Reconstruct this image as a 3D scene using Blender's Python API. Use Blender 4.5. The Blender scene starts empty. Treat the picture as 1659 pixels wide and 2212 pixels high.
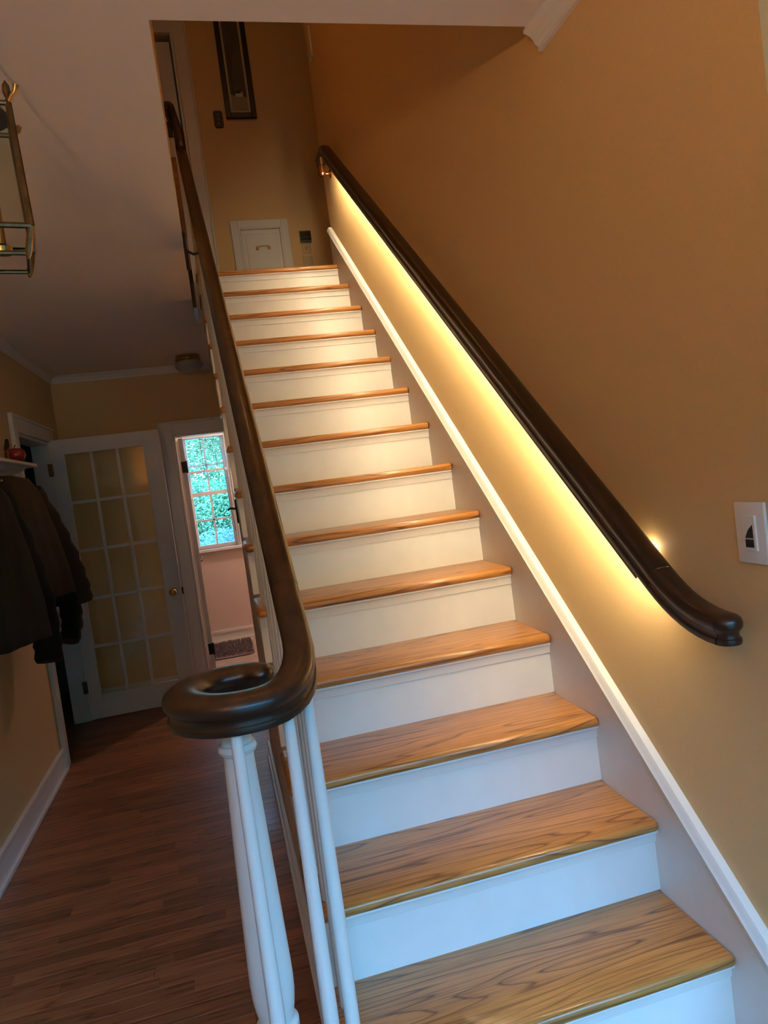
import bpy, bmesh, math, random
from mathutils import Vector, Matrix
random.seed(7)
sc = bpy.context.scene
col = sc.collection
PI = math.pi

# ------------------------------------------------------------------ camera
cam_d = bpy.data.cameras.new('camera'); cam = bpy.data.objects.new('camera', cam_d); col.objects.link(cam)
RX = Vector((0.96332774, -0.23371374, -0.13182396))      # image right
RD = Vector((-0.14071199, -0.02169628, -0.98981281))     # image down
RF = Vector((0.22847276, 0.97206335, -0.05378695))       # forward
cam.matrix_world = Matrix(((RX.x, -RD.x, -RF.x, -0.947452), (RX.y, -RD.y, -RF.y, -1.282925), (RX.z, -RD.z, -RF.z, 1.512342), (0, 0, 0, 1)))
cam_d.sensor_fit = 'HORIZONTAL'; cam_d.sensor_width = 36; cam_d.lens = 1523.055 * 36 / 1659; cam_d.clip_start = .02
sc.camera = cam

# ------------------------------------------------------------------ world, exposure
world = bpy.data.worlds.new('overcast_sky'); sc.world = world; world.use_nodes = True
wn = world.node_tree.nodes; bg = wn['Background']
bg.inputs[0].default_value = (0.18, 0.49, 1.0, 1); bg.inputs[1].default_value = 30.0
vs = sc.view_settings
vs.view_transform = 'Standard'; vs.look = 'None'; vs.exposure = 0.0; vs.gamma = 1.0; vs.use_curve_mapping = False
LED_STRENGTH = 225.0
def portal(name, loc, rot, sx, sy):
    l = bpy.data.lights.new(name, 'AREA'); l.shape = 'RECTANGLE'; l.size = sx; l.size_y = sy; l.cycles.is_portal = True
    o = bpy.data.objects.new(name, l); o.location = loc; o.rotation_euler = rot; col.objects.link(o)
portal('front_glazing_portal', (-.15, -2.36, 1.25), (PI / 2, 0, 0), 2.7, 2.3)       # faces +y
portal('back_window_portal', (-.97, 6.32, 1.56), (-PI / 2, 0, 0), .5, 1.3)         # faces -y

# ------------------------------------------------------------------ materials
def mat(name): 
    m = bpy.data.materials.new(name); m.use_nodes = True
    nt = m.node_tree; return m, nt, nt.nodes, nt.links, nt.nodes['Principled BSDF']
def noise(nt, vec, scale, detail=3, rough=.5):
    n = nt.nodes.new('ShaderNodeTexNoise'); n.inputs['Scale'].default_value = scale
    n.inputs['Detail'].default_value = detail; n.inputs['Roughness'].default_value = rough
    if vec is not None: nt.links.new(vec, n.inputs['Vector'])
    return n
def ramp(nt, fac, stops):
    r = nt.nodes.new('ShaderNodeValToRGB'); e = r.color_ramp.elements
    e[0].position, e[0].color = stops[0][0], (*stops[0][1], 1); e[1].position, e[1].color = stops[-1][0], (*stops[-1][1], 1)
    for p, c in stops[1:-1]:
        q = e.new(p); q.color = (*c, 1)
    nt.links.new(fac, r.inputs[0]); return r
def mapping(nt, scale, kind='Object', offrand=0):
    tc = nt.nodes.new('ShaderNodeTexCoord'); mp = nt.nodes.new('ShaderNodeMapping'); mp.inputs['Scale'].default_value = scale
    nt.links.new(tc.outputs[kind], mp.inputs['Vector'])
    if offrand:
        oi = nt.nodes.new('ShaderNodeObjectInfo'); mu = nt.nodes.new('ShaderNodeMath'); mu.operation = 'MULTIPLY'; mu.inputs[1].default_value = offrand
        nt.links.new(oi.outputs['Random'], mu.inputs[0]); cb = nt.nodes.new('ShaderNodeCombineXYZ')
        for k in range(3): nt.links.new(mu.outputs[0], cb.inputs[k])
        nt.links.new(cb.outputs[0], mp.inputs['Location'])
    return mp.outputs[0]
def bump(nt, h, strength, dist=.002):
    b = nt.nodes.new('ShaderNodeBump'); b.inputs['Strength'].default_value = strength; b.inputs['Distance'].default_value = dist
    nt.links.new(h, b.inputs['Height']); nt.links.new(b.outputs[0], nt.nodes['Principled BSDF'].inputs['Normal'])
def plain(name, c, rough=.5, metal=0, coat=0, bumps=None, var=0):
    m, nt, n, l, b = mat(name)
    b.inputs['Base Color'].default_value = (*c, 1); b.inputs['Roughness'].default_value = rough; b.inputs['Metallic'].default_value = metal
    b.inputs['Coat Weight'].default_value = coat; b.inputs['Coat Roughness'].default_value = .12
    nz = noise(nt, mapping(nt, (1, 1, 1)), bumps[0] if bumps else 30, 3)
    if var:
        r = ramp(nt, nz.outputs[0], [(.3, tuple(x * (1 - var) for x in c)), (.7, tuple(min(1, x * (1 + var)) for x in c))]); l.new(r.outputs[0], b.inputs['Base Color'])
    if bumps: bump(nt, nz.outputs[0], bumps[1])
    return m
def wood(name, base, dark, scale, grain_n, rough=.3, coat=.4, tint=.12, line=.30, stain=0.0, pore=.35):
    m, nt, n, l, b = mat(name)
    v = mapping(nt, scale, offrand=37.0)
    nz = noise(nt, v, 1.0, 1.5, .45)
    mu = n.new('ShaderNodeMath'); mu.operation = 'MULTIPLY'; mu.inputs[1].default_value = grain_n; l.new(nz.outputs[0], mu.inputs[0])
    fr = n.new('ShaderNodeMath'); fr.operation = 'FRACT'; l.new(mu.outputs[0], fr.inputs[0])
    mid = tuple(base[i] * .72 + dark[i] * .28 for i in range(3))
    r = ramp(nt, fr.outputs[0], [(0, mid), (.35, base), (1 - line, base), (.93, dark), (1, mid)])
    vp = mapping(nt, (scale[0] * 6, scale[1] * 28, scale[2] * 28), offrand=11.0)
    pz = noise(nt, vp, 1.0, 2, .6)
    rp = ramp(nt, pz.outputs[0], [(.35, (1 - pore,) * 3), (.55, (1, 1, 1))])
    mx = n.new('ShaderNodeMix'); mx.data_type = 'RGBA'; mx.blend_type = 'MULTIPLY'; mx.inputs[0].default_value = 1
    l.new(r.outputs[0], mx.inputs[6]); l.new(rp.outputs[0], mx.inputs[7])
    oi = n.new('ShaderNodeObjectInfo'); hs = n.new('ShaderNodeHueSaturation')
    mr = n.new('ShaderNodeMapRange'); mr.inputs['To Min'].default_value = 1 - tint; mr.inputs['To Max'].default_value = 1 + tint
    l.new(oi.outputs['Random'], mr.inputs[0]); l.new(mr.outputs[0], hs.inputs['Value']); l.new(mx.outputs[2], hs.inputs['Color'])
    out = hs.outputs[0]
    if stain:
        sv = noise(nt, mapping(nt, (3, 7, 7), offrand=19.0), 1.6, 4, .6)
        sr = ramp(nt, sv.outputs[0], [(.36, (1 - stain,) * 3), (.56, (1, 1, 1))])
        m2 = n.new('ShaderNodeMix'); m2.data_type = 'RGBA'; m2.blend_type = 'MULTIPLY'; m2.inputs[0].default_value = 1
        l.new(out, m2.inputs[6]); l.new(sr.outputs[0], m2.inputs[7]); out = m2.outputs[2]
    l.new(out, b.inputs['Base Color']); b.inputs['Roughness'].default_value = rough
    b.inputs['Coat Weight'].default_value = coat; b.inputs['Coat Roughness'].default_value = .1
    bump(nt, fr.outputs[0], .06, .001)
    return m
def glass(name, tint=(.95, 1, .98), gloss=.10):
    m, nt, n, l, b = mat(name); n.remove(b)
    t = n.new('ShaderNodeBsdfTransparent'); t.inputs[0].default_value = (*tint, 1); g = n.new('ShaderNodeBsdfGlossy'); g.inputs['Roughness'].default_value = .02
    fz = n.new('ShaderNodeFresnel'); fz.inputs[0].default_value = 1.45; mx = n.new('ShaderNodeMixShader')
    l.new(fz.outputs[0], mx.inputs[0]); l.new(t.outputs[0], mx.inputs[1]); l.new(g.outputs[0], mx.inputs[2]); l.new(mx.outputs[0], n['Material Output'].inputs[0])
    nz = noise(nt, mapping(nt, (1, 1, 1)), 3); bp = n.new('ShaderNodeBump'); bp.inputs['Strength'].default_value = .02; l.new(nz.outputs[0], bp.inputs['Height']); l.new(bp.outputs[0], g.inputs['Normal'])
    return m
def emit(name, c, s):
    m, nt, n, l, b = mat(name); n.remove(b); e = n.new('ShaderNodeEmission'); e.inputs[0].default_value = (*c, 1); e.inputs[1].default_value = s
    l.new(e.outputs[0], n['Material Output'].inputs[0]); return m

M = {}
M['wall'] = plain('golden_tan_wall_paint', (.75, .515, .245), .62, bumps=(180, .05), var=.02)
M['wall_pink'] = plain('pale_pink_beige_wall_paint', (.70, .56, .49), .6, bumps=(180, .05))
M['ceiling'] = plain('flat_white_ceiling_paint', (.88, .80, .71), .8, bumps=(220, .06))
M['white'] = plain('semi_gloss_white_trim_paint', (.80, .78, .74), .32, bumps=(25, .04))
M['white_worn'] = plain('scuffed_white_stair_paint', (.80, .79, .76), .30, bumps=(14, .05), var=.02)
M['grey_green'] = plain('grey_green_paint', (.34, .36, .30), .6, bumps=(120, .05))
M['oak'] = wood('golden_oak_tread', (.57, .245, .060), (.20, .068, .016), (1.0, 13.0, 13.0), 11, .32, .28, .08, stain=.14, line=.22)
M['plank'] = wood('red_oak_floor_strip', (.36, .130, .046), (.15, .048, .017), (1.6, 24, 24), 6, .44, .10, .28, pore=.3)
def railwood(name, top, side, scale, top_lo, top_hi):
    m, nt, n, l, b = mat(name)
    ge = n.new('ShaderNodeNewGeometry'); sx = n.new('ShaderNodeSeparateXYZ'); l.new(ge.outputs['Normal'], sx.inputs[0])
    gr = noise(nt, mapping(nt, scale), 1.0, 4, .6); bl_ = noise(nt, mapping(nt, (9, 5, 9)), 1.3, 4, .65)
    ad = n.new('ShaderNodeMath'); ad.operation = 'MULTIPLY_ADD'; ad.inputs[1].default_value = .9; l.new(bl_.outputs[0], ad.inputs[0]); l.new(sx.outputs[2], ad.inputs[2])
    mr = n.new('ShaderNodeMapRange'); mr.interpolation_type = 'SMOOTHSTEP'; mr.inputs['From Min'].default_value = top_lo; mr.inputs['From Max'].default_value = top_hi; l.new(ad.outputs[0], mr.inputs[0])  # upward faces shift to the top colour, sides keep the darker one
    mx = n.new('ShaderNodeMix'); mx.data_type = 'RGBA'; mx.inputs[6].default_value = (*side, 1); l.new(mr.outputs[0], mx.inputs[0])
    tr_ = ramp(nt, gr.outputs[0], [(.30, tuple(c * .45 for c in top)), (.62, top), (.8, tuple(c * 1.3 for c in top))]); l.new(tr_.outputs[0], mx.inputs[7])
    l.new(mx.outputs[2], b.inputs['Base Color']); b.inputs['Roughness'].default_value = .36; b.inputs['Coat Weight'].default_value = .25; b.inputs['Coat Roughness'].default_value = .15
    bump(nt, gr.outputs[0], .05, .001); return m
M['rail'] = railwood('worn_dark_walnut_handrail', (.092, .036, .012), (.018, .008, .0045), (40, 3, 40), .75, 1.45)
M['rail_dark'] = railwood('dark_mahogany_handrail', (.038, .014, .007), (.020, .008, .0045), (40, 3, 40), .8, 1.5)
M['brass'] = plain('aged_brass', (.50, .34, .13), .28, 1, bumps=(60, .05), var=.2)
M['dark_brass'] = plain('dark_antique_brass', (.19, .13, .065), .35, 1, bumps=(50, .08), var=.25)
M['copper'] = plain('polished_copper', (.72, .36, .16), .22, 1, bumps=(60, .04))
M['black'] = plain('black_iron', (.012, .012, .012), .38, .3, bumps=(90, .06))
M['pewter'] = plain('ribbed_pewter', (.20, .19, .16), .38, .9, bumps=(60, .05))
M['plastic'] = plain('white_plastic', (.80, .78, .74), .35, bumps=(80, .02))
M['almond'] = plain('almond_painted_plate', (.60, .45, .26), .5, bumps=(80, .03))
M['screen_and_reflection'] = plain('dark_plastic_screen_and_reflection', (.02, .022, .024), .15, bumps=(40, .02))
M['coat_black'] = plain('black_wool_coat', (.0022, .0022, .003), .9, bumps=(240, .4), var=.2)
M['coat_brown'] = plain('brown_twill_jacket', (.042, .025, .015), .9, bumps=(260, .4), var=.15)
M['coat_red'] = plain('dark_maroon_lining', (.05, .016, .012), .85, bumps=(200, .3))
M['red_glaze'] = plain('red_glazed_ceramic', (.28, .012, .012), .2, coat=.6, bumps=(20, .03))
M['frosted'] = plain('frosted_glass_bowl', (.40, .38, .36), .45, bumps=(40, .03))
M['paper'] = plain('cream_mat_board', (.55, .46, .33), .8, bumps=(120, .05))
M['print_sky'] = plain('grey_winter_sky_print', (.085, .080, .062), .6, bumps=(9, .02), var=.12)
M['print_snow'] = plain('pale_snow_print', (.34, .29, .22), .7, bumps=(12, .02), var=.06)
M['print_dark'] = plain('dark_ink_print', (.02, .016, .012), .7, bumps=(20, .02))
M['print_light'] = plain('off_white_ink_print', (.62, .55, .46), .7, bumps=(20, .02))
M['frame_black'] = plain('black_wood_frame', (.018, .013, .010), .35, bumps=(40, .06))
M['frame_brown'] = plain('reddish_brown_wood_frame', (.22, .085, .025), .35, coat=.3, bumps=(40, .06), var=.3)
M['tile'] = plain('beige_stone_floor_tile', (.42, .33, .27), .45, bumps=(14, .08), var=.12)
M['grout'] = plain('grey_grout', (.40, .36, .32), .9, bumps=(90, .1))
M['rug'] = plain('purple_grey_shag', (.20, .16, .17), .95, bumps=(160, .6), var=.45)
M['concrete'] = plain('grey_concrete', (.30, .30, .29), .9, bumps=(20, .1), var=.1)
M['asphalt'] = plain('dark_brick_paving', (.06, .042, .028), .9, bumps=(20, .1), var=.1)
M['grass'] = plain('lawn_grass', (.08, .17, .05), .9, bumps=(60, .5), var=.4)
M['bark'] = plain('brown_bark', (.10, .07, .05), .9, bumps=(30, .6), var=.3)
M['glass'] = glass('clear_window_glass'); M['lantern_glass'] = glass('seeded_lantern_glass', (.92, .93, .88))
M['led'] = emit('warm_led_strip', (1.0, .80, .48), LED_STRENGTH)
def leafmat(name, c):
    m, nt, n, l, b = mat(name); b.inputs['Base Color'].default_value = (*c, 1); b.inputs['Roughness'].default_value = .5
    nz = noise(nt, mapping(nt, (1, 1, 1)), 2.2, 3); r = ramp(nt, nz.outputs[0], [(.3, tuple(x * .55 for x in c)), (.7, tuple(min(1, x * 1.5) for x in c))])
    l.new(r.outputs[0], b.inputs['Base Color'])
    t = n.new('ShaderNodeBsdfTranslucent'); l.new(r.outputs[0], t.inputs[0]); mx = n.new('ShaderNodeMixShader'); mx.inputs[0].default_value = .4
    l.new(b.outputs[0], mx.inputs[1]); l.new(t.outputs[0], mx.inputs[2]); l.new(mx.outputs[0], n['Material Output'].inputs[0]); return m
M['leaf'] = leafmat('fresh_green_leaves', (.17, .30, .15)); M['leaf_blue'] = leafmat('blue_green_juniper', (.15, .21, .24)); M['leaf_dark'] = leafmat('deep_green_leaves', (.12, .22, .12))

# ------------------------------------------------------------------ mesh helpers
class MB:
    def __init__(s): s.v = []; s.f = []
    def quadbox(s, pts):
        b = len(s.v); s.v += [tuple(p) for p in pts]
        s.f += [tuple(b + i for i in q) for q in ((0, 3, 2, 1), (4, 5, 6, 7), (0, 1, 5, 4), (1, 2, 6, 5), (2, 3, 7, 6), (3, 0, 4, 7))]; return s
    def box(s, x0, x1, y0, y1, z0, z1):
        return s.quadbox([(x0, y0, z0), (x1, y0, z0), (x1, y1, z0), (x0, y1, z0), (x0, y0, z1), (x1, y0, z1), (x1, y1, z1), (x0, y1, z1)])
    def prism(s, poly, axis, a0, a1):
        # poly: 2D points in the two other axes in x,y,z order
        def P(p, a):
            q = list(p); q.insert(axis, a); return tuple(q)
        b = len(s.v); n = len(poly); s.v += [P(p, a0) for p in poly] + [P(p, a1) for p in poly]
        area = sum(poly[i][0] * poly[(i + 1) % n][1] - poly[(i + 1) % n][0] * poly[i][1] for i in range(n))
        flip = (area > 0) ^ (axis == 1)
        f = [tuple(b + i for i in (range(n - 1, -1, -1) if flip else range(n))), tuple(b + n + i for i in (range(n) if flip else range(n - 1, -1, -1)))]
        for i in range(n):
            j = (i + 1) % n; q = (b + i, b + j, b + n + j, b + n + i); f.append(q if flip else q[::-1])
        s.f += f; return s
    def lathe(s, prof, n=24, c=(0, 0, 0), a0=0, a1=2 * PI, axis='z'):
        b = len(s.v); full = abs(a1 - a0 - 2 * PI) < 1e-6; m = n if full else n + 1
        for k in range(m):
            a = a0 + (a1 - a0) * k / n
            for (r, z) in prof:
                x, y, w = r * math.cos(a), r * math.sin(a), z
                if axis == 'y': x, y, w = x, w, -y
                if axis == 'x': x, y, w = w, y, -x
                s.v.append((c[0] + x, c[1] + y, c[2] + w))
        L = len(prof)
        for k in range(n):
            k2 = (k + 1) % m
            for i in range(L - 1):
                s.f.append((b + k * L + i, b + k2 * L + i, b + k2 * L + i + 1, b + k * L + i + 1))
        return s
    def sweep(s, prof, path, cap=True, side=None, wid=None):
        b = len(s.v); L = len(prof); P = [Vector(p) for p in path]; prev = Vector((1, 0, 0))
        for i, p in enumerate(P):
            t = (P[min(i + 1, len(P) - 1)] - P[max(i - 1, 0)]).normalized()
            sd = Vector(side) if side else t.cross(Vector((0, 0, 1)))
            if sd.length < .02: sd = prev.copy()
            sd.normalize(); prev = sd; u = sd.cross(t)
            kw = wid[i] if wid else 1
            for (a, h) in prof: s.v.append(tuple(p + sd * a * kw + u * h))
        for i in range(len(P) - 1):
            for k in range(L):
                k2 = (k + 1) % L
                s.f.append((b + i * L + k, b + i * L + k2, b + (i + 1) * L + k2, b + (i + 1) * L + k))
        if cap:
            s.f.append(tuple(b + k for k in range(L - 1, -1, -1))); s.f.append(tuple(b + (len(P) - 1) * L + k for k in range(L)))
        return s
    def tube(s, path, rad, n=8):
        rr = rad if isinstance(rad, (list, tuple)) else [rad] * len(path)
        b = len(s.v); P = [Vector(p) for p in path]; prev = None
        for i, p in enumerate(P):
            t = (P[min(i + 1, len(P) - 1)] - P[max(i - 1, 0)]).normalized()
            ref = prev if prev is not None else (Vector((0, 0, 1)) if abs(t.z) < .9 else Vector((1, 0, 0)))
            u = (ref - t * ref.dot(t)).normalized(); prev = u; w = t.cross(u)
            for k in range(n):
                a = 2 * PI * k / n; s.v.append(tuple(p + (u * math.cos(a) + w * math.sin(a)) * rr[i]))
        for i in range(len(P) - 1):
            for k in range(n):
                k2 = (k + 1) % n; s.f.append((b + i * n + k, b + i * n + k2, b + (i + 1) * n + k2, b + (i + 1) * n + k))
        s.f.append(tuple(b + k for k in range(n - 1, -1, -1))); s.f.append(tuple(b + (len(P) - 1) * n + k for k in range(n)))
        return s
    def loft(s, rings):
        b = len(s.v); n = len(rings[0])
        for r in rings: s.v += [tuple(p) for p in r]
        for i in range(len(rings) - 1):
            for k in range(n):
                k2 = (k + 1) % n; s.f.append((b + i * n + k, b + i * n + k2, b + (i + 1) * n + k2, b + (i + 1) * n + k))
        s.f.append(tuple(b + k for k in range(n - 1, -1, -1))); s.f.append(tuple(b + (len(rings) - 1) * n + k for k in range(n)))
        return s
    def mesh(s, name, smooth=None, fix=True):
        m = bpy.data.meshes.new(name); m.from_pydata(s.v, [], s.f)
        if fix:
            bm = bmesh.new(); bm.from_mesh(m); bmesh.ops.recalc_face_normals(bm, faces=bm.faces); bm.to_mesh(m); bm.free()
        if smooth:
            m.polygons.foreach_set('use_smooth', [True] * len(m.polygons)); m.set_sharp_from_angle(angle=math.radians(smooth))
        m.update(); return m
WL = {}
def place(o, parent, loc):
    col.objects.link(o)
    if parent is not None:
        o.parent = parent; o.location = Vector(loc) - WL[parent.name]
    else: o.location = loc
    WL[o.name] = Vector(loc)
    return o
def obj(name, mb, m, parent=None, loc=(0, 0, 0), smooth=None, bevel=0, seg=2, origin=None, label=None):
    me = mb if isinstance(mb, bpy.types.Mesh) else mb.mesh(name, smooth)
    if origin is not None:
        for v in me.vertices: v.co -= Vector(origin)
        loc = origin
    if not me.materials: me.materials.append(M[m])
    o = bpy.data.objects.new(name, me)
    if bevel:
        b = o.modifiers.new('bevel', 'BEVEL'); b.width = bevel; b.segments = seg; b.limit_method = 'ANGLE'; b.angle_limit = math.radians(40)
        me.polygons.foreach_set('use_smooth', [True] * len(me.polygons)); me.set_sharp_from_angle(angle=math.radians(40)) if seg < 3 else None
    if label: o['label'] = label
    return place(o, parent, loc)
def tag(o, label, cat, group=None, kind=None):
    o['label'] = label; o['category'] = cat
    if group: o['group'] = group
    if kind: o['kind'] = kind
    return o
def thing(name, label, cat, loc, group=None, kind=None):
    o = bpy.data.objects.new(name, None); o.empty_display_size = .1; place(o, None, loc); return tag(o, label, cat, group, kind)
def struct(name, mb, m, label, cat, **k): return tag(obj(name, mb, m, **k), label, cat, kind='structure')
def R(z): return z + .38
def link_copy(o, name, parent, loc, label=None):
    c = o.copy(); c.name = name; place(c, parent, loc); return c

# ------------------------------------------------------------------ key dimensions
r, g, nose = .19, .23894, .0278
TW = .8705                     # tread length
XW = .02                       # stair wall plane
XL = -2.045                    # hall left wall plane
YF = 4.60                      # hall far wall
H = 2.58                       # ceiling
UP = 15 * r                    # upper floor 2.85
UC = 5.25                      # upper ceiling
def ny(j): return (j - 2) * g
def wx(y): return -.940 + .011 * (y - .387)   # stairwell left wall face
SL = r / g

# ------------------------------------------------------------------ large structure
fl = thing('floor', 'dark red oak strip floor of the hall', 'floor', (-1.4, 2, 0), kind='structure')
obj('subfloor', MB().box(-2.05, .14, -2.35, YF + .12, -.12, -.012).box(.14, 1.5, -2.35, -.29, -.12, -.012), 'plank', fl, label='dark wood under the strips')
row_h = .0572
plank_mesh = {}
def plank_mesh_for(L):
    key = round(L, 2)
    if key not in plank_mesh:
        x, y, c = key / 2 - .0004, row_h / 2 - .0004, .0007
        mb = MB(); mb.v = [(-x, -y, -.012), (x, -y, -.012), (x, y, -.012), (-x, y, -.012), (-x, -y, -c), (x, -y, -c), (x, y, -c), (-x, y, -c),
                           (-x + c, -y + c, 0), (x - c, -y + c, 0), (x - c, y - c, 0), (-x + c, y - c, 0)]
        mb.f = [(0, 1, 5, 4), (1, 2, 6, 5), (2, 3, 7, 6), (3, 0, 4, 7), (4, 5, 9, 8), (5, 6, 10, 9), (6, 7, 11, 10), (7, 4, 8, 11), (8, 9, 10, 11)]
        plank_mesh[key] = mb.mesh('plank', fix=False)
    return plank_mesh[key]
y = .55
while y < YF + .10:
    x = XL + .001; first = True; xe = -.84 if y < 2.72 else -.30
    while x < xe - .02:
        L = random.choice([.36, .48, .62, .8, .95, 1.1])
        if first: L *= random.uniform(.4, 1)
        first = False; L = round(L, 2)
        if xe - (x + L) < .2: L = round(xe - x + .005, 2)
        obj('plank', plank_mesh_for(L), 'plank', fl, (x + L / 2, y + row_h / 2, 0)); x += L
    y += row_h
obj('plank_field', MB().box(-2.05, -.84, -2.35, .55, -.012, 0).box(-.84, .02, -2.35, .1, -.012, 0).box(.02, 1.5, -2.35, -.29, -.012, 0), 'plank', fl, label='oak strips near the entrance')

# ceiling of the ground floor with the stairwell opening
y1 = .387
mb = MB().box(XL - .12, 1.5, -2.35, y1, H, UP)
mb.prism([(XL - .12, y1), (wx(y1), y1), (wx(3.3), 3.3), (wx(3.3), YF + .12), (XL - .12, YF + .12)], 2, H, UP)
mb.box(wx(3.3), 1.5, 3.22, YF + .12, H, UP - .02)
struct('ceiling', mb, 'ceiling', 'white plaster ceiling of the hall with the stairwell opening', 'ceiling')
struct('wall_right', MB().box(XW, XW + .13, -.29, 3.275, 0, UC).box(XW, XW + .13, 3.275, YF + .12, 0, H), 'wall', 'golden tan wall carrying the lit handrail beside the stairs', 'wall')
# left wall with doorway y 3.36..4.20
mb = MB().box(XL - .12, XL, -2.35, 3.34, 0, H).box(XL - .12, XL, 4.225, YF, 0, H).box(XL - .12, XL, 3.34, 4.225, 2.05, H)
struct('wall_left', mb, 'wall', 'golden tan hall wall behind the hanging coats', 'wall')
# far wall with doorway x -1.20 .. -.42
DX0, DX1, DZ = -1.205, -.43, 2.04
mb = MB().box(XL - .12, DX0, YF, YF + .12, 0, H).box(DX1, 1.5, YF, YF + .12, 0, H).box(DX0, DX1, YF, YF + .12, DZ, H)
struct('wall_far', mb, 'wall', 'golden tan end wall of the hall above the glazed door', 'wall')
# wall under the stairs following the flight
YU = 2.72
poly = [(.06, 0), (YU, 0), (YU, 2 * .19 + (YU - .2) * .19 / .23894)] + [(.06, .19)]
struct('wall_understair', MB().prism(poly, 0, -.838, -.78), 'wall_pink', 'plain pale wall below the open side of the stairs', 'wall')
# front of the foyer behind the camera, with big glazing
mb = MB().box(XL - .12, 1.5, -2.47, -2.35, 0, .12).box(XL - .12, 1.5, -2.47, -2.35, 2.4, H).box(XL - .12, -1.5, -2.47, -2.35, .12, 2.4).box(1.2, 1.5, -2.47, -2.35, .12, 2.4)
struct('wall_front', mb, 'wall', 'entrance wall opposite the stairs', 'wall')
struct('wall_foyer', MB().box(1.38, 1.5, -2.35, -.17, 0, H).box(.15, 1.5, -.29, -.17, 0, H), 'grey_green', 'grey green wall of the entrance side room', 'wall')
win = thing('window_1', 'large entrance glazing facing the stairs', 'window', (-.95, -2.4, .12), kind='structure')
mb = MB().box(-1.5, 1.2, -2.46, -2.38, .12, .18).box(-1.5, 1.2, -2.46, -2.38, 2.35, 2.4)
for x in (-1.475, -.6, .3, 1.175): mb.box(x - .025, x + .025, -2.46, -2.38, .12, 2.4)
obj('frame', mb, 'white', win)
for a, b in ((-1.45, -.625), (-.575, .275), (.325, 1.15)): obj('pane', MB().box(a, b, -2.425, -2.419, .18, 2.35), 'glass', win)
# stairwell upper walls
mb = MB(); mb.prism([(wx(.387), .387), (wx(3.3), 3.3), (wx(3.3) - .11, 3.3), (wx(.387) - .11, .387)], 2, UP, UC)
struct('wall_stairwell', mb, 'wall', 'golden tan wall along the left of the upper flight', 'wall')
struct('wall_stairwell_front', MB().box(-1.06, .15, .267, .387, UP, UC), 'wall', 'wall above the front edge of the stairwell', 'wall')
YB = 4.2
mb = MB().box(-.77, 1.5, YB, YB + .12, UP, UC).box(-1.62, -.77, YB, YB + .12, R(4.535), UC).box(-2.6, -1.62, YB, YB + .12, UP, UC)
struct('wall_landing', mb, 'wall', 'golden tan wall at the head of the stairs', 'wall')
mb = MB().box(1.38, 1.5, 3.1, 4.3, UP, UC).box(XW + .13, 1.5, 3.155, 3.275, UP, UC).box(-2.6, -2.48, 3.1, 4.3, UP, UC).box(-2.6, wx(3.3) - .1, 3.06, 3.18, UP, UC)
struct('wall_upper_hall', mb, 'wall', 'side walls of the upper hall', 'wall')
struct('ceiling_upper', MB().box(-2.6, 1.5, .15, 4.35, UC, UC + .1), 'ceiling', 'ceiling over the stairwell', 'ceiling')
struct('floor_landing', MB().box(wx(3.3), 1.4, ny(15) + .20, YB + .1, UP - .02, UP).box(-2.5, wx(3.3), 3.18, YB + .1, UP, UP + .004), 'plank', 'oak floor of the upper landing', 'floor')
# dark side room behind the left doorway
mb = MB().box(-4.4, XL - .12, 5.2, 5.3, 0, H).box(-4.4, XL - .12, 2.2, 2.3, 0, H).box(-4.5, -4.4, 2.2, 5.3, 0, H).box(-4.4, XL - .12, 2.3, 5.2, H, H + .1).box(-2.19, XL - .12, YF, 5.2, 0, H)
struct('wall_side_room', mb, 'grey_green', 'grey green walls of the unlit room behind the coats', 'wall')
struct('floor_side_room', MB().box(-4.4, XL + .001, 2.3, 5.2, -.12, -.001), 'plank', 'floor of the unlit side room', 'floor')

# ------------------------------------------------------------------ back room
YR = 6.2
WX0, WX1, WZ0, WZ1 = -1.215, -.755, R(.60), R(1.80)
mb = MB().box(-2.6, WX0, YR, YR + .16, 0, H).box(WX1, .6, YR, YR + .16, 0, H).box(WX0, WX1, YR, YR + .16, 0, WZ0).box(WX0, WX1, YR, YR + .16, WZ1, H)
struct('wall_back_room', mb, 'wall_pink', 'pale pink wall around the garden window', 'wall')
mb = MB().box(-2.6, -2.48, YF + .12, YR, 0, H).box(.48, .6, YF + .12, YR, 0, H)
mb.box(-2.6, .6, YF + .12, YR + .16, H, H + .1)
struct('wall_back_room_side', mb, 'wall_pink', 'side walls and ceiling of the back room', 'wall')
bl2 = thing('back_room_fill_globe', 'unseen fill globe added on the back room ceiling', 'ceiling light', (-.2, 5.5, H))  # added out of view to warm and brighten the back room
obj('base', MB().lathe([(.001, H), (.07, H), (.07, H - .02), (.001, H - .02)], 24, (-.2, 5.5, 0)), 'brass', bl2, smooth=40)
M['globe'] = emit('warm_fill_globe', (1.0, .74, .64), 125.0)
obj('globe', MB().lathe([(.001, H - .02), (.05, H - .025), (.09, H - .06), (.10, H - .10), (.07, H - .16), (.001, H - .18)], 24, (-.2, 5.5, 0)), 'globe', bl2, smooth=60)
fb = thing('floor_back_room', 'beige tiled floor of the back room', 'floor', (-1, 5.3, 0), kind='structure')
obj('grout_bed', MB().box(-2.6, .6, YF + .1, YR, -.12, -.002), 'grout', fb)
tm = MB().box(-.1485, .1485, -.0735, .0735, -.004, .002).mesh('tile'); k = 0; yy = YF + .12 + .075
while yy < YR - .02:
    for i in range(7):
        obj('tile', tm, 'tile', fb, (-1.65 + i * .3 + (.15 if k % 2 else 0), yy, 0))
    yy += .15; k += 1
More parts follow.
